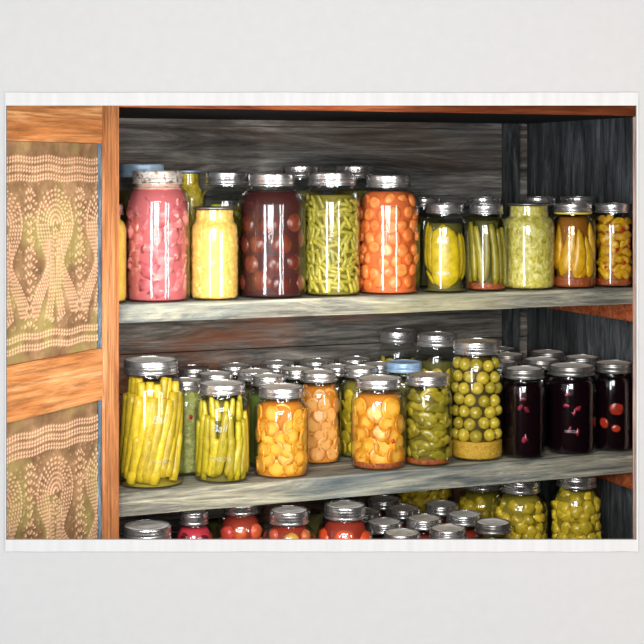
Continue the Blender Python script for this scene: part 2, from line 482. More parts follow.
def band_mesh(rn, bh, H, mat):
    k = ('b', round(rn,4), bh, H, mat.name)
    if k in CACHE: return CACHE[k]
    r0 = rn+.0028
    z0 = H-bh
    pr = [(r0-.0012, z0), (r0+.0012, z0+.0004), (r0+.0014, z0+.0018), (r0-.0002, z0+.003)]
    zz0, zz1 = z0+.0045, H-.005; dz = zz1-zz0
    for f, d in ((0,-.0004),(.16,-.0006),(.26,.0006),(.36,.0008),(.46,-.0006),(.56,-.0005),(.66,.0003),(.76,.0004),(.86,0),(1,0)):
        pr.append((r0+d, zz0+dz*f))
    pr += [(r0+.0002, H-.0035), (r0-.0002, H-.0012), (r0-.0012, H), (r0-.0030, H), (r0-.0032, H-.0012), (r0-.0030, H-.0022), (r0-.0022, H-.004), (r0-.0022, z0+.001)]
    bm = bmesh.new(); lathe(bm, pr, close=True)
    bmesh.ops.recalc_face_normals(bm, faces=bm.faces)
    for f in bm.faces: f.smooth = True
    for e in bm.edges:
        if e.calc_face_angle(0) > .8: e.smooth = False
    me = bpy.data.meshes.new('screw_band'); bm.to_mesh(me); bm.free(); me.materials.append(mat)
    CACHE[k] = me; return me
def lid_mesh(rn, H, mat, bare=False):
    k = ('l', round(rn,4), H, mat.name, bare)
    if k in CACHE: return CACHE[k]
    r = rn+(.0012 if bare else -.0005)
    if bare: pr = [(0,H-.0015),(r*.3,H-.0015),(r*.82,H-.0013),(r*.86,H-.0002),(r*.96,H),(r,H-.001),(r,H-.0042),(r-.001,H-.0042),(r-.001,H-.0022),(0,H-.0026)]
    else: pr = [(0,H-.0008),(r*.4,H-.0008),(r*.72,H-.0011),(r*.76,H-.0003),(r*.9,H-.0004),(r*.95,H-.0016),(r+.0003,H-.0016),(r+.0003,H-.0022),(0,H-.0022)]
    bm = bmesh.new(); lathe(bm, pr)
    bmesh.ops.recalc_face_normals(bm, faces=bm.faces)
    for f in bm.faces: f.smooth = True
    me = bpy.data.meshes.new('lid'); bm.to_mesh(me); bm.free(); me.materials.append(mat)
    CACHE[k] = me; return me
def core_mesh(pr, z0, z1, fac, mat, name, bump=0, seg=44):
    n = max(4, int((z1-z0)/.004)); 
    prof = [(0, z0)]
    for i in range(n+1):
        z = z0+(z1-z0)*i/n
        r = min(inner_r(pr, max(z,.0095)), 1)*(max(fac,.965) if z < z0+.004 else fac)
        if z < .009: r *= .955+.045*(z-z0)/(.009-z0)
        prof.append((r, z))
    prof.append((0, z1))
    bm = bmesh.new(); lathe(bm, prof, 64 if bump else seg)
    if bump:
        for v in bm.verts:
            rr = math.hypot(v.co.x, v.co.y)
            if rr > 1e-5:
                d = bump*(noise.noise(v.co*170)-.3)
                v.co.x *= 1+d/rr; v.co.y *= 1+d/rr
    bmesh.ops.recalc_face_normals(bm, faces=bm.faces)
    for f in bm.faces: f.smooth = True
    me = bpy.data.meshes.new(name); bm.to_mesh(me); bm.free(); me.materials.append(mat)
    return me

# food pieces: local x = thickness / outwards, z = long axis
def m_blob(name, sx, sy, sz, mat, irr=.12, sub=2, seed=0, freq=1.3):
    bm = bmesh.new(); bmesh.ops.create_icosphere(bm, subdivisions=sub, radius=1)
    for v in bm.verts:
        d = 1+irr*noise.noise(v.co*freq+Vector((seed*3.7, seed, 1)))
        v.co = Vector((v.co.x*sx*d, v.co.y*sy*d, v.co.z*sz*d))
    for f in bm.faces: f.smooth = True
    me = bpy.data.meshes.new(name); bm.to_mesh(me); bm.free(); me.materials.append(mat); return me
def m_slice(name, r, th, mat, seed=0, scallop=0, seg=20):
    bm = bmesh.new()
    pr = [(0,-th/2),(r*.6,-th/2*.9),(r*.93,-th/2),(r,-th/4),(r,th/4),(r*.93,th/2),(r*.6,th/2*.9),(0,th/2)]
    lathe(bm, pr, seg)
    for v in bm.verts:
        a = math.atan2(v.co.y, v.co.x)
        k = 1+.06*noise.noise(Vector((math.cos(a)*1.5+seed, math.sin(a)*1.5, 0)))+scallop*math.sin(a*10)
        v.co.x *= k; v.co.y *= k
        v.co = Vector((v.co.z, v.co.x, v.co.y))
    bmesh.ops.recalc_face_normals(bm, faces=bm.faces)
    for f in bm.faces: f.smooth = True
    me = bpy.data.meshes.new(name); bm.to_mesh(me); bm.free(); me.materials.append(mat); return me
def m_rod(name, l, r, mat, seed=0, bend=.08, taper=.75, seg=9, blunt=True, flat=.85, lump=.1, end=.5):
    bm = bmesh.new(); n = 9; rings = []
    for i in range(n+1):
        f = i/n; z = (f-.5)*l
        e = min(1, math.sqrt(max(0, 1-(abs(2*f-1))**(8 if blunt else 2.6))) + (end if blunt else .12))
        rr = r*e*(taper+(1-taper)*math.sin(PI*min(1,f+.15)))*(1+lump*noise.noise(Vector((f*5, seed*2.3, 0))))
        off = bend*l*(math.sin(PI*f)-.5) ; 
        rings.append([bm.verts.new((rr*flat*math.cos(2*PI*k/seg), off+rr*math.sin(2*PI*k/seg), z)) for k in range(seg)])
    for a, b in zip(rings, rings[1:]):
        for k in range(seg): bm.faces.new((a[k], a[(k+1)%seg], b[(k+1)%seg], b[k]))
    bm.faces.new(rings[0][::-1]); bm.faces.new(rings[-1])
    for f in bm.faces: f.smooth = len(f.verts) == 4
    me = bpy.data.meshes.new(name); bm.to_mesh(me); bm.free(); me.materials.append(mat); return me
def variants(fn, n, *a, **k): return [fn(*a, seed=i*1.7+.3, **k) for i in range(n)]

REG = []
class Jar: pass
NP = [0]
def make_jar(px, wpx, shelf, v=None, H=.175, kind='wide', lid=None, band=None, label='', group=None, bare=False, name='canning_jar', ring=False, back=False, nk=None):
    w = {1:S1, 2:S2, 3:S3}[shelf]
    vv = .05 if v is None else v
    for _ in range(4):                               # width in the picture -> real radius at that depth
        u = u_at(px, vv); P = cab(u, vv, w); R = wpx/2*P.y/F
        if v is None: vv = R+.0015
    J = Jar(); J.R = R; J.H = H; J.P = P
    J.phi = math.atan2(-P.x, P.y); REG.append((label[:40], u, vv, shelf, R))
    J.pr, J.rn, J.bh, J.zn, J.zs = jar_profile(R, H, kind, nk)
    J.e = empty(name, P, J.phi)
    tag(J.e, label, 'jar', group)
    J.glass = obj('glass_body', glass_mesh(R, H, kind, nk), None, J.e)
    J.glass.rotation_euler = (0,0,R_()*6)
    if not bare: obj('screw_band', band_mesh(J.rn, J.bh, H, band or M_band), None, J.e)
    obj('lid', lid_mesh(J.rn, H, lid or M_lid, bare), None, J.e)
    if ring:
        bm = bmesh.new(); r = J.rn+.0015; z = H-J.bh-.003
        lathe(bm, [(r-.002,z),(r+.0016,z),(r+.002,z+.0014),(r+.0016,z+.003),(r-.002,z+.003)], close=True)
        obj('rubber_ring', bm, M_yring, J.e, 60)
    return J
def fill(J, mat, level=1.0, fac=.80, z0=.0036):
    z1 = z0+(J.zn+.004-z0)*level
    J.fillz = z1
    return obj('brine', core_mesh(J.pr, z0, z1, fac, mat, 'brine'), None, J.e)
def bulk(J, mat, label, cat, z0=.0036, z1=None, fac=.985, bump=.003, name=None, top=None):
    z1 = z1 or J.H-.006
    me = core_mesh(J.pr, z0, z1, fac, mat, name or cat, bump)
    o = obj(name or cat, me); o.location = J.P; o.rotation_euler = (0,0,J.phi)
    return tag(o, label, cat, None, 'stuff')
def place(J, me, name, a, z, rho, roll=0, tip=0, yaw=0, label='', cat='', group=None, s=1.0):
    o = bpy.data.objects.new(name, me); COL.objects.link(o)
    out = Vector((math.sin(a), -math.cos(a), 0)); up = Vector((0,0,1)); y = up.cross(out)
    B = Matrix(((out.x,y.x,0),(out.y,y.y,0),(0,0,1))).to_4x4()
    L = (Matrix.Rotation(roll,4,'X') @ Matrix.Rotation(tip,4,'Y') @ Matrix.Rotation(yaw,4,'Z') @ Matrix.Scale(s,4)).to_3x3()
    vs = [L @ vv.co for vv in me.vertices]
    zlo, zhi = min(c.z for c in vs), max(c.z for c in vs)
    z = max(z, .0042-zlo); z = min(z, J.H-.004-zhi)
    fit = 9
    for c in vs:
        r_ = inner_r(J.pr, max(.0095, z+c.z)) - .0003
        fit = min(fit, math.sqrt(max(r_*r_-c.y*c.y, 0)) - c.x)
    rho = fit if fit < rho+.004 else rho
    rho = max(rho, .002)
    M = Matrix.Translation(J.P) @ Matrix.Rotation(J.phi,4,'Z') @ Matrix.Translation(out*rho+up*z) @ B @ Matrix.Rotation(roll,4,'X') @ Matrix.Rotation(tip,4,'Y') @ Matrix.Rotation(yaw,4,'Z') @ Matrix.Scale(s,4)
    o.matrix_world = M
    tag(o, label, cat, group); NP[0] += 1
    return o
def pack(J, meshes, name, cat, label, group, dx, dz, th, z0=.010, z1=None, amax=1.45, roll=lambda: R_()*6.28, tip=.25, yaw=.2, jit=.25, smin=.9, ext=0):
    """staggered packing of countable pieces against the glass, on the side that can be seen"""
    z1 = z1 or J.fillz-.001
    z = z0+dz/2; row = 0
    while z <= z1-dz*.35:
        r = inner_r(J.pr, z+ext); r = min(r, inner_r(J.pr, max(.0125, z-ext)))
        rho = r-th/2-.001
        n = max(1, int(2*amax*rho/dx))
        for i in range(n+1):
            a = -amax + 2*amax*(i+(.5 if row % 2 else 0))/n + (R_()-.5)*jit*dx/rho
            if abs(a) > amax+.1: continue
            place(J, random.choice(meshes), name, a, z+(R_()-.5)*jit*dz, rho-R_()*.002, roll(), (R_()-.5)*2*tip, (R_()-.5)*2*yaw, label, cat, group, smin+R_()*(1.06-smin))
        z += dz; row += 1

def text_on(J, txt, z, size, shear=0, a0=0):
    cu = bpy.data.curves.new('lettering', 'FONT'); cu.body = txt; cu.size = size; cu.shear = shear; cu.extrude = .0003
    cu.align_x = 'CENTER'; cu.resolution_u = 3; cu.offset = 0
    t = bpy.data.objects.new('tmp', cu); COL.objects.link(t)
    dg = bpy.context.evaluated_depsgraph_get(); me = bpy.data.meshes.new_from_object(t.evaluated_get(dg))
    bpy.data.objects.remove(t); 
    Rr = J.R+.0001
    for v in me.vertices:
        x, y, d = v.co; a = x/Rr + a0
        v.co = ((Rr+d)*math.sin(a), -(Rr+d)*math.cos(a), y+z)
    me.materials.clear(); me.materials.append(M_emb)
    o = obj('raised_lettering', me, None, J.glass); o.rotation_euler = (0,0,-J.glass.rotation_euler.z)
    o['label'] = 'raised glass lettering'

# food materials
F_carrot = food('carrot', (255,150,76), (242,122,54), .3)
F_bean = food('green_bean', (194,176,64), (154,142,50), .35)
F_ybean = food('yellow_bean', (230,194,50), (188,158,42), .32, spots=((196,120,60), 60, .66))
F_ybean2 = food('olive_yellow_bean', (222,198,46), (176,154,36), .32)
F_pickle = food('pickle', (222,188,34), (184,154,30), .3)
F_picklesp = food('green_pickle_spear', (190,168,48), (128,114,34), .3)
F_pepper = food('yellow_pepper', (236,180,30), (208,146,24), .28)
F_squash = food('squash_slice', (242,170,50), (214,130,30), .3, center=((246,184,76), .010), spots=((150,70,20), 95, .68))
F_squash2 = food('pale_squash_slice', (232,158,70), (204,120,48), .3, center=((236,170,96), .011), spots=((120,60,24), 70, .66))
F_tom = food('green_tomato', (204,176,56), (164,144,44), .22)
F_jal = food('green_pepper', (178,156,44), (130,116,34), .26)
F_chunk = food('pickle_chunk', (226,192,50), (176,150,38), .28)
F_plum = food('plum', (120,56,40), (90,36,30), .25)
F_pink = food('pink_chunk', (224,130,128), (192,86,94), .4, nscale=60, bstr=.8, spots=((240,170,160), 50, .6))
F_peach = food('peach_half', (190,60,34), (150,36,24), .25)
F_beet = food('beet_piece', (160,38,58), (96,18,34), .25)
F_redtom = food('red_tomato', (246,92,44), (226,62,34), .25)
F_mix = food('mixed_red_fruit', (236,112,60), (206,70,60), .3)
F_redbit = food('red_pepper_bit', (200,40,24), (150,24,20), .3)
B_olive = plain('olive_brine', (124,110,40), .3)
B_green = plain('green_brine', (140,122,40), .3)
B_amber = plain('amber_brine', (200,122,36), .25)
B_orange = plain('carrot_brine', (214,104,52), .3)
B_purple = plain('dark_purple_juice', (66,28,26), .12)
B_black = plain('near_black_syrup', (16,5,9), .1)
B_dark = plain('dark_brine', (92,86,40), .25)
B_pink = plain('pink_brine', (186,94,96), .3)
B_red = plain('red_juice', (150,50,34), .25)
K_kraut = mash('pale_green_shreds', [(116,102,28),(196,176,60),(230,212,120),(246,240,204)], 105, .4, [((226,190,30),75,.66)], (1,1,.7))
K_sauce = mash('yellow_relish', [(206,150,66),(236,188,92),(246,208,122)], 110, .4, [((250,226,150),60,.66)])
K_cream = mash('yellow_cream', [(224,176,60),(240,204,90)], 60)
K_pink = mash('coarse_pink_pulp', [(150,60,66),(206,96,100),(226,130,124)], 55)
K_seed = mash('mustard_seed', [(150,104,20),(206,156,40),(226,186,70)], 260, .5)
K_redb = mash('red_spice_sediment', [(92,34,14),(160,72,30),(196,120,50)], 200, .5)
K_relish = mash('green_relish', [(120,122,50),(176,176,92),(214,210,144)], 140, .4)
K_yel = mash('lemon_relish', [(190,150,20),(232,200,56),(244,222,110)], 90, .4)

# ---- upper shelf, front row
HG = .2455; QT = .1745
J = make_jar(105, 44, 1, v=.052, H=.178, lid=M_lidd, label='jar of pale yellow cream half hidden behind the door post, upper shelf', kind='wide')
bulk(J, K_cream, 'pale yellow cream in the jar half hidden by the door post', 'cream', bump=.0005)

J = make_jar(157.5, 65.5, 1, H=.239, kind='half', nk=.78, band=M_rusty, lid=M_rusty, label='large jar of pink chunks with rust-speckled lid at left end of upper shelf')
fill(J, B_pink, .97, .9)
ms = variants(m_blob, 4, 'pink_chunk', .014, .028, .024, F_pink, irr=.9)
pack(J, ms, 'pink_chunk', 'pickled chunk', 'rough pink chunk pressed against glass of the large rust-lidded jar', 'pink chunks in the rust-lidded jar', .026, .024, .020, amax=1.5, tip=.3, jit=.6, smin=.8, ext=.01)
bulk(J, mash('pale_pink_top', [(196,140,124),(226,190,170)], 60), 'pale fat layer under rusty lid of the pink chunk jar', 'food layer', z0=J.zn-.004, z1=J.H-.008, bump=.001, name='pale_layer')

J = make_jar(214.5, 49, 1, H=.172, kind='wide', nk=.92, bare=True, lid=M_lidd, label='jar of smooth yellow relish without screw band, between pink chunks and dark plums')
bulk(J, K_sauce, 'yellow relish filling the jar between the pink chunks and the plums', 'relish')

J = make_jar(271.5, 69, 1, H=.234, kind='half', nk=.69, label='large jar of whole plums in dark purple juice on upper shelf')
fill(J, B_purple, .97, .90)
ms = variants(m_blob, 3, 'plum', .016, .0235, .024, F_plum, irr=.1)
pack(J, ms, 'plum', 'plum', 'reddish brown plum in dark juice of the large purple jar', 'plums in the dark purple jar', .038, .038, .013, amax=1.3, z1=.175, tip=.1, jit=.3)

J = make_jar(332, 57, 1, v=.062, H=.236, kind='halfwide', nk=.86, label='tall jar packed with short cut green beans, between plums and carrots')
fill(J, B_olive, .93, .84)
ms = variants(m_rod, 4, 'green_bean_piece', .030, .0048, F_bean, bend=.05)
pack(J, ms, 'green_bean_piece', 'bean piece', 'short cut green bean piece in the tall jar beside the carrots', 'cut green beans in the tall jar', .0135, .0115, .009, amax=1.35, roll=lambda: random.choice([1.5,1.2,1.9,.5,2.6,.1])+(R_()-.5)*.5, tip=.12, jit=.5, ext=.006)

J = make_jar(388.5, 63.5, 1, H=.231, kind='half', nk=.72, label='large jar packed with bright orange carrot slices, centre of upper shelf')
fill(J, B_orange, .97, .88)
ms = variants(m_blob, 3, 'carrot_slice', .007, .0145, .0145, F_carrot, irr=.16)+variants(m_slice, 3, 'carrot_slice', .0140, .010, F_carrot)
pack(J, ms, 'carrot_slice', 'carrot slice', 'thick orange carrot slice packed in the centre jar of upper shelf', 'carrot slices in the large jar', .0265, .0225, .012, amax=1.4, tip=.3, jit=.45, smin=.78, ext=.004)

J = make_jar(444.8, 49, 1, H=QT, kind='wide', nk=.79, label='jar of plump yellow dill pickles with raised lettering, right of the carrots')
fill(J, B_dark, .9, .72)
ms = variants(m_rod, 2, 'whole_pickle', .128, .0285, F_pickle, bend=.02, blunt=False, seg=18, flat=.5, taper=.95)
g = 'whole pickles in the jar right of the carrots'; lb = 'fat yellow green pickle standing in the jar right of the carrots'
place(J, ms[0], 'whole_pickle', .0, .070, .030, .03, 0, 0, lb, 'pickle', g)
ms2 = variants(m_rod, 3, 'whole_pickle', .10, .011, F_pickle, bend=.02, blunt=False, seg=12)
for a, z, rl in ((-.95,.085,.02), (-1.05,.03,.9), (-1.35,.09,0), (.95,.07,-.04), (1.35,.07,.02)):
    place(J, random.choice(ms2), 'whole_pickle', a, z, J.R-.0155, rl, 0, 0, lb, 'pickle', g, .95 if abs(rl) < .5 else .4)
text_on(J, 'Ball', .098, .017, .25, -.1); text_on(J, 'MASON', .036, .009, 0, -.05)

J = make_jar(486.3, 41, 1, v=.047, H=.172, kind='pint', label='narrow jar of thin pickle spears in clear brine, second right of the carrots')
fill(J, B_dark, .93, .6)
ms = variants(m_rod, 4, 'pickle_spear', .119, .0082, F_picklesp, bend=.03, end=.6, taper=.8)
pack(J, ms, 'pickle_spear', 'pickle spear', 'thin green pickle spear standing in the narrow clear jar', 'pickle spears in the narrow jar', .0138, .118, .014, amax=1.4, z0=.014, z1=.14, roll=lambda: (R_()-.5)*.3, tip=.03, jit=.2)
bulk(J, K_redb, 'reddish spices on the bottom of the pickle spear jar', 'spices', z1=.016, bump=.001, fac=.9)

J = make_jar(528.5, 52, 1, v=.056, H=.174, kind='wide', nk=.86, bare=True, lid=M_lidd, label='jar of shredded pale green cabbage relish filled to the lid, no screw band')
bulk(J, K_kraut, 'shredded pale green cabbage relish in the bandless jar', 'relish')

J = make_jar(573, 45.5, 1, H=.173, kind='wide', nk=.85, ring=True, label='jar of long yellow peppers with a yellow rubber ring under its band')
fill(J, plain('deep_amber_brine', (150,90,24), .25), .97, .74)
ms = variants(m_rod, 3, 'long_pepper', .104, .0145, F_pepper, bend=.05, taper=.55, blunt=False, seg=12, flat=.6)
lb = 'long yellow pepper in the jar with the yellow ring'; g = 'long peppers in the yellow-ringed jar'
for a, z, rl, s in ((-.28,.07,-.22,1.05), (.32,.062,-.06,1.0), (-.95,.075,-.1,.9), (.95,.055,.15,.85), (-.6,.04,1.2,.5), (1.3,.08,.1,.9), (.75,.035,-.5,.6)):
    place(J, random.choice(ms), 'long_pepper', a, z+.008, J.R-.0125, rl, 0, 0, lb, 'pepper', g, s)
bulk(J, K_redb, 'red spice sediment under the long yellow peppers', 'spices', z1=.022, bump=.002, fac=.95)

J = make_jar(613.5, 39.5, 1, H=.172, kind='wide', nk=.94, label='jar of cut yellow peppers flecked with red, right end of upper shelf')
fill(J, plain('brown_amber_brine', (146,88,22), .25), .95, .8)
ms = variants(m_rod, 4, 'pepper_strip', .034, .0085, F_pepper, bend=.12, blunt=False, seg=10, flat=.6)
pack(J, ms, 'pepper_strip', 'pepper strip', 'short yellow pepper strip in the jar at right end of upper shelf', 'pepper strips in the end jar', .019, .0155, .011, amax=1.3, z0=.018, roll=lambda: .8+R_()*1.6, jit=.5)
ms = variants(m_blob, 2, 'red_pepper_bit', .003, .004, .007, F_redbit)
pack(J, ms, 'red_pepper_bit', 'pepper bit', 'small red pepper bit among the yellow strips in the end jar', 'red pepper bits in the end jar', .026, .030, .003, amax=1.0, jit=.9)
bulk(J, K_redb, 'dark red sediment in the jar at right end of upper shelf', 'spices', z1=.016, bump=.002, fac=.95)

# ---- upper shelf, back row
J = make_jar(141, 56, 1, v=.24, H=.252, kind='halfwide', lid=M_lidb, band=M_lidb, label='jar with pale blue lid behind the large pink jar, upper shelf'); fill(J, B_dark, .9, .9)
J = make_jar(188, 34, 1, v=.245, H=.240, kind='halfwide', bare=True, lid=M_lidb, label='slim jar of lemon yellow relish behind the pink jar, upper shelf'); bulk(J, K_yel, 'lemon yellow relish in the slim jar behind the pink jar', 'relish')
J = make_jar(227, 52, 1, v=.17, H=.237, kind='halfwide', label='large jar of long green beans behind the yellow relish jar'); fill(J, B_olive, .82, .85)
ms = variants(m_rod, 3, 'green_bean', .07, .006, food('vivid_green_bean', (196,200,40), (150,160,30), .3), bend=.1)
pack(J, ms, 'green_bean', 'bean', 'long green bean lying slanted in the jar behind the yellow relish', 'long beans in the jar behind the relish', .05, .012, .010, amax=.9, z0=.12, roll=lambda: 1.15+(R_()-.5)*.3, tip=.05, jit=.4, ext=.008)
J = make_jar(300, 46, 1, v=.20, H=.250, kind='halfwide', label='large jar peeping out between the plum jar and the cut bean jar'); fill(J, B_olive, .9, .9)
J = make_jar(355, 46, 1, v=.21, H=.250, kind='halfwide', label='large jar peeping out between the cut bean jar and the carrot jar'); fill(J, B_olive, .9, .9)
for px, t in ((424, 'quart jar behind the carrots and plump pickles, only lid edge showing'), (484, 'quart jar behind the narrow jar of pickle spears, upper shelf'),
              (538, 'quart jar behind the shredded cabbage relish, upper shelf'), (578, 'quart jar behind the yellow-ringed pepper jar, upper shelf')):
    J = make_jar(px, 43, 1, v=.19, H=.184, kind='wide', lid=M_lidw, label=t); fill(J, B_dark, .9, .9)

# ---- middle shelf, front row
J = make_jar(150.8, 68, 2, H=.229, kind='halfwide', nk=.81, label='large jar of long yellow wax beans at left end of middle shelf')
fill(J, B_green, .93, .66)
ms = variants(m_rod, 5, 'wax_bean', .155, .0112, F_ybean, bend=.015, lump=.12, taper=.95, flat=.9, end=.85)
ms2 = variants(m_rod, 4, 'wax_bean', .080, .0100, F_ybean, bend=.02, taper=.95, end=.85)
lb = 'long yellow wax bean leaning in the large jar beside the door'; g = 'wax beans in the large jar beside the door'
for i in range(10):
    a = -1.2+.27*i; place(J, ms[i%5], 'wax_bean', a, .090+(R_()-.5)*.014, J.R-.0135, -.20+(R_()-.5)*.10, 0, 0, lb, 'bean', g, 1)
for i in range(9):
    a = -1.25+.3*i; place(J, ms2[i%4], 'wax_bean', a, .158+(R_()-.5)*.012, J.R-.013, -.10+(R_()-.5)*.3, 0, 0, lb, 'bean', g, .9)
for i in range(6):
    a = -1.0+.42*i; place(J, ms2[i%4], 'wax_bean', a, .055+(R_()-.5)*.01, J.R-.009, -.22+(R_()-.5)*.14, 0, 0, lb, 'bean', g, .9)
text_on(J, 'Ball', .120, .020, .25, .25); text_on(J, 'MASON', .046, .010, 0, .35)

J = make_jar(222, 56, 2, H=.180, kind='wide', nk=.85, lid=M_lid, label='quart jar of yellow green beans standing upright, second in front row of middle shelf')
fill(J, plain('bean_brine', (104,92,34), .3), .95, .70)
ms = variants(m_rod, 5, 'upright_bean', .118, .0078, F_ybean2, bend=.02, taper=.9, end=.8)
pack(J, ms, 'upright_bean', 'bean', 'yellow green bean standing upright in the second front jar', 'upright beans in the second front jar', .0150, .118, .0135, amax=1.45, z0=.008, z1=.12, roll=lambda: -.08+(R_()-.5)*.22, tip=.02, jit=.2)
NPs = variants(m_rod, 3, 'upright_bean', .070, .0082, F_ybean2, bend=.02, taper=.95, end=.85)
for i in range(7): place(J, NPs[i%3], 'upright_bean', -1.1+.36*i, .046+R_()*.006, J.R-.0088, -.15+(R_()-.5)*.2, 0, 0, 'yellow green bean standing upright in the second front jar', 'bean', 'upright beans in the second front jar', 1)
NQ = variants(m_rod, 3, 'upright_bean', .040, .0068, F_ybean2, bend=.02)
pack(J, NQ, 'upright_bean', 'bean', 'yellow green bean standing upright in the second front jar', 'upright beans in the second front jar', .0150, .034, .0135, amax=1.3, z0=.118, z1=.150, roll=lambda: (R_()-.5)*.3, tip=.02, jit=.3)
text_on(J, 'MASON', .042, .011, 0, -.05); text_on(J, 'Ball', .096, .020, .25, -.1)

J = make_jar(281.5, 55.5, 2, H=.167, kind='wide', nk=.84, lid=M_lidw, label='quart jar of glossy orange squash slices, third in front row of middle shelf')
fill(J, B_amber, .97, .84)
ms = variants(m_slice, 4, 'squash_slice', .0180, .005, F_squash, scallop=.02)
pack(J, ms, 'squash_slice', 'squash slice', 'round orange squash slice in the third front jar', 'squash slices in the third front jar', .0245, .0195, .009, amax=1.45, tip=.16, yaw=.12, jit=.7, smin=.8, ext=.004)

J = make_jar(378.5, 55.5, 2, H=.173, kind='wide', nk=.85, lid=M_lidw, label='quart jar of golden squash rounds with red flecks, directly in front of the blue lid')
fill(J, B_amber, .95, .82)
ms = variants(m_slice, 4, 'squash_round', .0215, .006, F_squash, scallop=.015)
pack(J, ms, 'squash_round', 'squash slice', 'large golden squash round in the jar in front of the blue lid', 'golden squash rounds', .0285, .0235, .010, amax=1.4, tip=.16, yaw=.12, jit=.6, smin=.8, ext=.006)
ms = variants(m_blob, 2, 'red_pepper_bit', .003, .0045, .005, F_redbit)
place(J, ms[0], 'red_pepper_bit', .62, .055, J.R-.0035, label='red pepper bit against glass among golden squash rounds', cat='pepper bit')
bulk(J, K_redb, 'red spices below the golden squash rounds', 'spices', z1=.014, bump=.001, fac=.95)

J = make_jar(427.8, 48.5, 2, H=.175, kind='wide', nk=.93, lid=M_brass, label='quart jar of green hot peppers, left of the tall jar of green tomatoes')
fill(J, plain('brown_olive_brine', (104,88,28), .25), .95, .78)
ms = variants(m_rod, 4, 'green_hot_pepper', .046, .0115, F_jal, bend=.1, blunt=False, taper=.6, seg=12, flat=.55)
pack(J, ms, 'green_hot_pepper', 'pepper', 'curved green hot pepper in the quart left of the green tomatoes', 'green hot peppers in the quart', .025, .0185, .011, amax=1.35, z0=.014, roll=lambda: .9+R_()*1.3, jit=.5, ext=.006)
bulk(J, K_redb, 'orange red sediment under the green hot peppers', 'spices', z1=.013, bump=.002, fac=.95)

J = make_jar(476.5, 54, 2, v=.068, H=.235, kind='halfwide', nk=.87, lid=M_brass, label='tall jar of round green tomatoes with mustard seed, in front row of middle shelf')
fill(J, plain('dark_olive_brine', (66,52,20), .25), 1.0, .74)
ms = variants(m_blob, 4, 'green_tomato', .0134, .0134, .0134, F_tom, irr=.05)
pack(J, ms, 'green_tomato', 'tomato', 'small round green tomato in the tall mustard seed jar', 'green tomatoes in the tall jar', .0240, .0232, .024, z0=.038, amax=1.4, jit=.18, smin=.9, ext=.003)
bulk(J, K_seed, 'yellow mustard seed settled under the green tomatoes', 'mustard seed', z1=.036, bump=.0015, fac=.97)

def dark(px, w, H, lab, mats=None, lid=None):
    J = make_jar(px, w, 2, H=H, kind='wide', nk=.97, lid=lid or M_lid, band=M_lidd, label=lab); fill(J, B_black, .98, .955); return J
J = dark(524, 42.5, .178, 'jar of almost black beet preserve, right beside the tall green tomato jar')
ms = variants(m_blob, 4, 'beet_piece', .0022, .0085, .0045, F_beet, irr=1.0)
lb = 'dark red beet piece showing through the black jar beside the tomatoes'; g = 'beet pieces in the first black jar'
for a, z, rl in ((-.1,.132,.3), (-.18,.104,.9), (.0,.04,1.4), (-.05,.120,0), (.12,.100,2.2), (.1,.042,1.7)): place(J, ms[int(z*999)%4], 'beet_piece', a, z, J.R-.0035, rl, 0, 0, lb, 'beet piece', g, 1)
J = dark(571.5, 49, .178, 'widest jar of almost black beet preserve, middle of the three dark jars')
lb = 'dark red beet piece showing in the middle one of the black jars'; g = 'beet pieces in the middle black jar'
for a, z, rl in ((-.15,.124,.3), (.3,.095,.8), (.1,.085,1.4), (-.2,.10,0), (.25,.045,1.5), (-.1,.05,1.2)): place(J, ms[int(z*999)%4], 'beet_piece', a, z, J.R-.0035, rl, 0, 0, lb, 'beet piece', g, 1)
text_on(J, 'MASON', .046, .008)
J = dark(614, 41.5, .180, 'jar of dark red fruit halves at right end of middle shelf', lid=M_lidw)
ms = variants(m_blob, 2, 'fruit_half', .004, .015, .018, F_peach, irr=.1)
lb = 'dark red fruit half in the jar at right end of middle shelf'; g = 'fruit halves in the end jar'
place(J, ms[0], 'fruit_half', .12, .088, J.R-.005, 0, 0, 0, lb, 'fruit half', g); place(J, ms[1], 'fruit_half', -.55, .058, J.R-.005, .3, 0, 0, lb, 'fruit half', g, .7); place(J, ms[1], 'fruit_half', .1, .048, J.R-.004, 1.4, 0, 0, lb, 'fruit half', g, .55)

# ---- middle shelf, second row and deeper
J = make_jar(186, 41, 2, v=.142, H=.177, kind='wide', lid=M_lidw, label='jar of green relish with a red mark, behind large wax bean jar')
bulk(J, K_relish, 'green relish in the jar behind the wax beans', 'relish')
place(J, m_blob('red_pepper_bit', .0012, .004, .0045, F_redbit), 'red_pepper_bit', .25, .110, J.R-.0022, label='red pepper bit in the green relish behind the wax beans', cat='pepper bit')
J = make_jar(319, 45, 2, v=.150, H=.178, kind='wide', lid=M_lidw, label='quart jar of pale orange squash slices standing behind and right of the glossy orange squash')
fill(J, B_amber, .97, .86)
ms = variants(m_slice, 4, 'pale_squash_slice', .0165, .0055, F_squash2)
pack(J, ms, 'pale_squash_slice', 'squash slice', 'pale orange squash slice in the second row jar', 'pale squash slices in the second row', .0235, .0195, .009, amax=1.35, tip=.14, yaw=.1, jit=.5, smin=.85, ext=.005)
J = make_jar(361, 44, 2, v=.176, H=.179, kind='wide', lid=M_lidw, label='quart jar of yellow green cucumber slices between the two squash jars, second row')
fill(J, B_olive, .97, .84)
ms = variants(m_slice, 3, 'cucumber_slice', .0150, .005, F_chunk)
pack(J, ms, 'cucumber_slice', 'cucumber slice', 'yellow green cucumber slice in the second row jar between the squash jars', 'cucumber slices in the second row', .0255, .021, .009, amax=1.3, tip=.35, jit=.5, smin=.85, ext=.005)
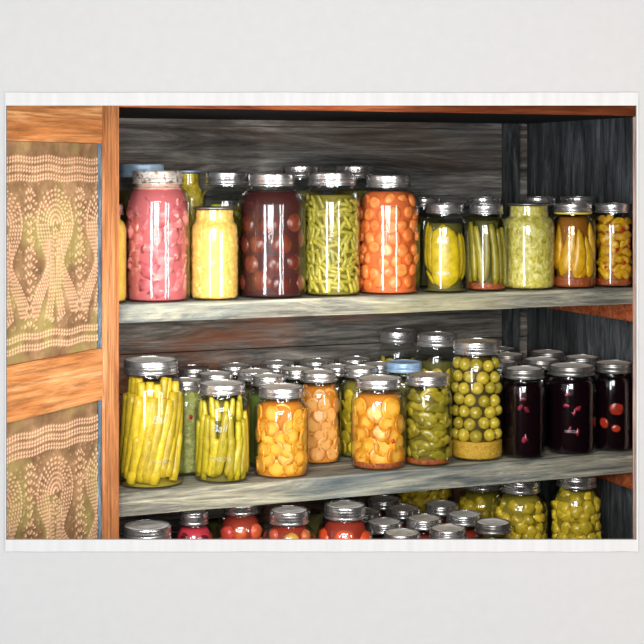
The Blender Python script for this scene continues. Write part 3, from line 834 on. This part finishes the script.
J = make_jar(268, 43, 2, v=.155, H=.175, kind='wide', lid=M_lid, label='jar of dull green content, only a strip seen between the upright beans and orange squash'); fill(J, plain('leaf_green_brine', (104,120,50), .3), .9, .93)
J = make_jar(404, 44, 2, v=.160, H=.187, kind='wide', lid=M_lidb, band=M_lidb, label='quart jar with pale blue lid in second row of middle shelf'); fill(J, B_olive, .9, .9)
ms = variants(m_slice, 3, 'tall_jar_pickle_slice', .0150, .006, F_chunk)
J = make_jar(398, 41, 2, v=.33, H=.233, kind='halfwide', nk=.92, label='tall jar of green pickles standing behind the blue lid, left of its pair'); fill(J, B_dark, .84, .85)
pack(J, ms, 'pickle_slice', 'pickle slice', 'green pickle slice in the tall back jar behind blue lid', 'pickle slices in the left tall back jar', .024, .020, .009, amax=1.2, z0=.15, tip=.3, jit=.5, ext=.005)
J = make_jar(437, 45, 2, v=.205, H=.237, kind='halfwide', nk=.9, label='tall jar of yellow pickles behind the green hot peppers and tomato jar'); fill(J, B_dark, .86, .82)
pack(J, ms, 'pickle_slice', 'pickle slice', 'yellow pickle slice in the tall jar behind the hot peppers', 'pickle slices in the right tall back jar', .026, .022, .009, amax=1.2, z0=.12, tip=.3, jit=.5, ext=.005)

# ---- repeats: the back of the middle shelf and the front of the lower shelf show only lids
def copy_jar(src, px, v, shelf, label, group, s=1.0, lid=None):
    w = {1:S1, 2:S2, 3:S3}[shelf]
    P = cab(u_at(px, v), v, w)
    REG.append(('copy %d %.2f' % (px, v), u_at(px, v), v, shelf, src.R)); c = src.e.copy(); COL.objects.link(c); c.location = P; c.rotation_euler = (0,0,R_()*6); c.scale = (s,s,s)
    c['label'] = label; c['category'] = 'jar'; c['group'] = group
    for ch in list(src.e.children):
        d = ch.copy(); COL.objects.link(d); d.parent = c
        if lid and ch.name.startswith('lid'): d.data = lid_mesh(src.rn, src.H, lid)
    return c
gl, lbl = 'lid-only jars at the back left of the middle shelf', 'quart jar in the back rows of middle shelf left, little but its grey lid showing'
SRC = make_jar(215, 44.5, 2, v=.255, H=.171, kind='wide', lid=M_lid, label=lbl, group=gl); fill(SRC, B_dark, .9, .93)
for px, v in ((255.5,.262), (297,.261), (337,.268), (379,.272)): copy_jar(SRC, px, v, 2, lbl, gl, 1, random.choice([M_lid, M_lidw, M_lid]))
for px, v in ((193,.36), (235,.365), (277,.37), (317,.372), (356,.375)): copy_jar(SRC, px, v, 2, lbl, gl, 1, random.choice([M_lid, M_lidw, M_lidd]))
gr, lbr = 'lid-only jars behind the dark jars of the middle shelf', 'dark jar behind the three black beet jars, only its silver lid showing'
SRD = make_jar(541, 44, 2, v=.157, H=.179, kind='wide', lid=M_lid, band=M_lidd, label=lbr, group=gr); fill(SRD, B_black, .95, .95)
for px, v in ((499,.157), (582,.160), (507,.262), (548,.268), (500,.365)): copy_jar(SRD, px, v, 2, lbr, gr, 1, random.choice([M_lid, M_lidw]))

# ---- lower shelf
def low(px, w, H, kind, lab, v=None, **k): return make_jar(px, w, 3, v=v, H=H, kind=kind, label=lab, **k)
J = low(147, 59, .235, 'halfwide', 'large jar with wide silver lid at left end of lower shelf, beside the door', lid=M_lid); fill(J, B_red, .86, .93)
J = low(194, 40, .248, 'half', 'jar of pink red beets with a small round lid, second on lower shelf', v=.085); fill(J, plain('beet_red_juice', (190,52,66), .25), .97, .9)
ms = variants(m_blob, 3, 'beet_chunk', .006, .012, .011, F_beet, irr=.3)
pack(J, ms, 'beet_chunk', 'beet chunk', 'pink red beet chunk in the second jar of lower shelf', 'beet chunks on the lower shelf', .022, .020, .010, amax=1.2, z0=.17, jit=.4, ext=.006)
def fruit(px, w, H, lab, plab, grp, nm, mat, v=None, r=.0165, core=B_red, **k):
    J = low(px, w, H, 'half', lab, v=v, **k); fill(J, core, .99, .8)
    pack(J, variants(m_blob, 4, nm, r*.7, r, r*.95, mat, irr=.14), nm, 'fruit piece', plab, grp, r*1.7, r*1.4, r*1.35, z0=.16, amax=1.35, jit=.35, smin=.85, ext=r*.5)
    return J
fruit(241, 50, .254, 'large jar of orange and red fruit, third on lower shelf', 'orange red fruit piece in the third jar of lower shelf', 'fruit in the third lower jar', 'fruit_piece', F_mix, v=.112)
fruit(289, 54, .243, 'large jar of yellow and red fruit, fourth on lower shelf', 'yellow red fruit piece in the fourth jar of lower shelf', 'fruit in the fourth lower jar', 'fruit_piece', food('yellow_red_fruit', (236,180,70), (206,80,60), .3), v=.045)
fruit(345, 57, .242, 'large jar of whole red tomatoes, left of the lid-only jars on lower shelf', 'bright red tomato in the large jar on lower shelf', 'red tomatoes in the lower jar', 'red_tomato', F_redtom, r=.024, v=.05)
J = low(306, 40, .258, 'halfwide', 'jar behind the yellow and red fruit jar, lower shelf', v=.19); fill(J, B_dark, .85, .9)
J = low(225, 42, .252, 'halfwide', 'jar behind the beets and orange fruit, lower shelf', v=.215); fill(J, B_dark, .85, .9)
def green(px, w, H, lab, plab, grp, v, z0=.12):
    J = low(px, w, H, 'half', lab, v=v); fill(J, plain('chunk_brine', (130,114,30), .25), .97, .8)
    pack(J, variants(m_blob, 4, 'pickle_chunk', .010, .0165, .015, F_chunk, irr=.7), 'pickle_chunk', 'pickle chunk', plab, grp, .024, .020, .019, z0=z0, amax=1.35, jit=.5, smin=.85, ext=.008)
green(520.5, 55, .244, 'large jar of yellow green pickle chunks, left of the two in front at right end', 'yellow green pickle chunk in the left large front jar', 'pickle chunks in the left front jar', .128)
green(576.5, 54.5, .254, 'large jar of yellow green pickle chunks nearest the right wall, lower shelf', 'yellow green pickle chunk in the jar nearest the right wall', 'pickle chunks in the right wall jar', .085)
green(483, 53, .226, 'large jar of green pickle chunks behind the dark-banded quart on lower shelf', 'green pickle chunk in the jar behind the dark-banded quart', 'pickle chunks in the third jar', .258)
green(424, 60, .252, 'large jar of green pickle chunks at back of lower shelf behind the lids', 'green pickle chunk in the jar at the back behind the lids', 'pickle chunks in the back jar', .385, .13)
J = low(493, 44, .182, 'wide', 'dark-banded quart jar in front of the pickle chunk jars, lower shelf', v=None, band=M_lidd, lid=M_lid); fill(J, B_black, .9, .93)
gq, lbq = 'lid-only quart jars in the middle of the lower shelf', 'quart jar among the crowded grey lids in middle of lower shelf'
SRQ = low(448, 44.5, .177, 'wide', lbq, v=.052, lid=M_lidw, group=gq); fill(SRQ, B_red, .92, .93)
for px, v in ((402,.052), (424,.150), (464,.152), (384,.152), (403,.250), (364,.252), (441.5,.254), (384,.345), (341,.347)):
    copy_jar(SRQ, px, v, 3, lbq, gq, 1, random.choice([M_lid, M_lidw, M_lid]))

# ------------------------------------------------------------------ light
def area(name, loc, target, sx, sy, power, col):
    l = bpy.data.lights.new(name, 'AREA'); l.shape = 'RECTANGLE'; l.size = sx; l.size_y = sy; l.energy = power; l.color = col
    o = bpy.data.objects.new(name, l); COL.objects.link(o); o.location = loc
    d = Vector(target)-Vector(loc); o.rotation_euler = d.to_track_quat('-Z','Y').to_euler()
    return o
area('left_window_light', (-.95, .40, 1.05), (.0, 2.7, 1.05), .30, 1.9, 60, (.84,.92,1))
area('right_window_light', (1.32, .45, 1.0), (.0, 2.7, 1.0), .14, 1.9, 46, (1,.95,.9))
area('far_right_streak_light', (1.62, .80, 1.0), (-.2, 2.7, 1.0), .12, 1.9, 22, (1,.96,.92))  # added strip, not a window: gives the left jars an extra highlight streak
area('front_lamp', (-.12, -.15, 1.62), (-.05, 2.7, 1.2), .9, .7, 52, (1,.98,.95))
area('high_front_lamp', (-.05, .1, 2.35), (0, 3.0, 1.0), 1.2, .4, 62, (1,.98,.96))  # added fill from above to brighten the lid tops, no real lamp
w = bpy.data.worlds.new('room_ambience'); SC.world = w; w.use_nodes = True
w.node_tree.nodes['Background'].inputs[0].default_value = (.92,.95,1,1)
w.node_tree.nodes['Background'].inputs[1].default_value = .5

# ------------------------------------------------------------------ camera
cd = bpy.data.cameras.new('camera'); cam = bpy.data.objects.new('camera', cd); COL.objects.link(cam)
cam.location = (0,0,ZC); cam.rotation_euler = (PI/2,0,0)
cd.sensor_width = 36; cd.lens = F/644*36; cd.shift_y = (HY-322)/644; cd.clip_start = .05
SC.camera = cam
SC.view_settings.view_transform = 'Standard'; SC.view_settings.look = 'None'; SC.view_settings.gamma = 1
SC.view_settings.exposure = 0; SC.view_settings.use_curve_mapping = False
SC.cycles.transparent_max_bounces = 24; SC.cycles.max_bounces = 8
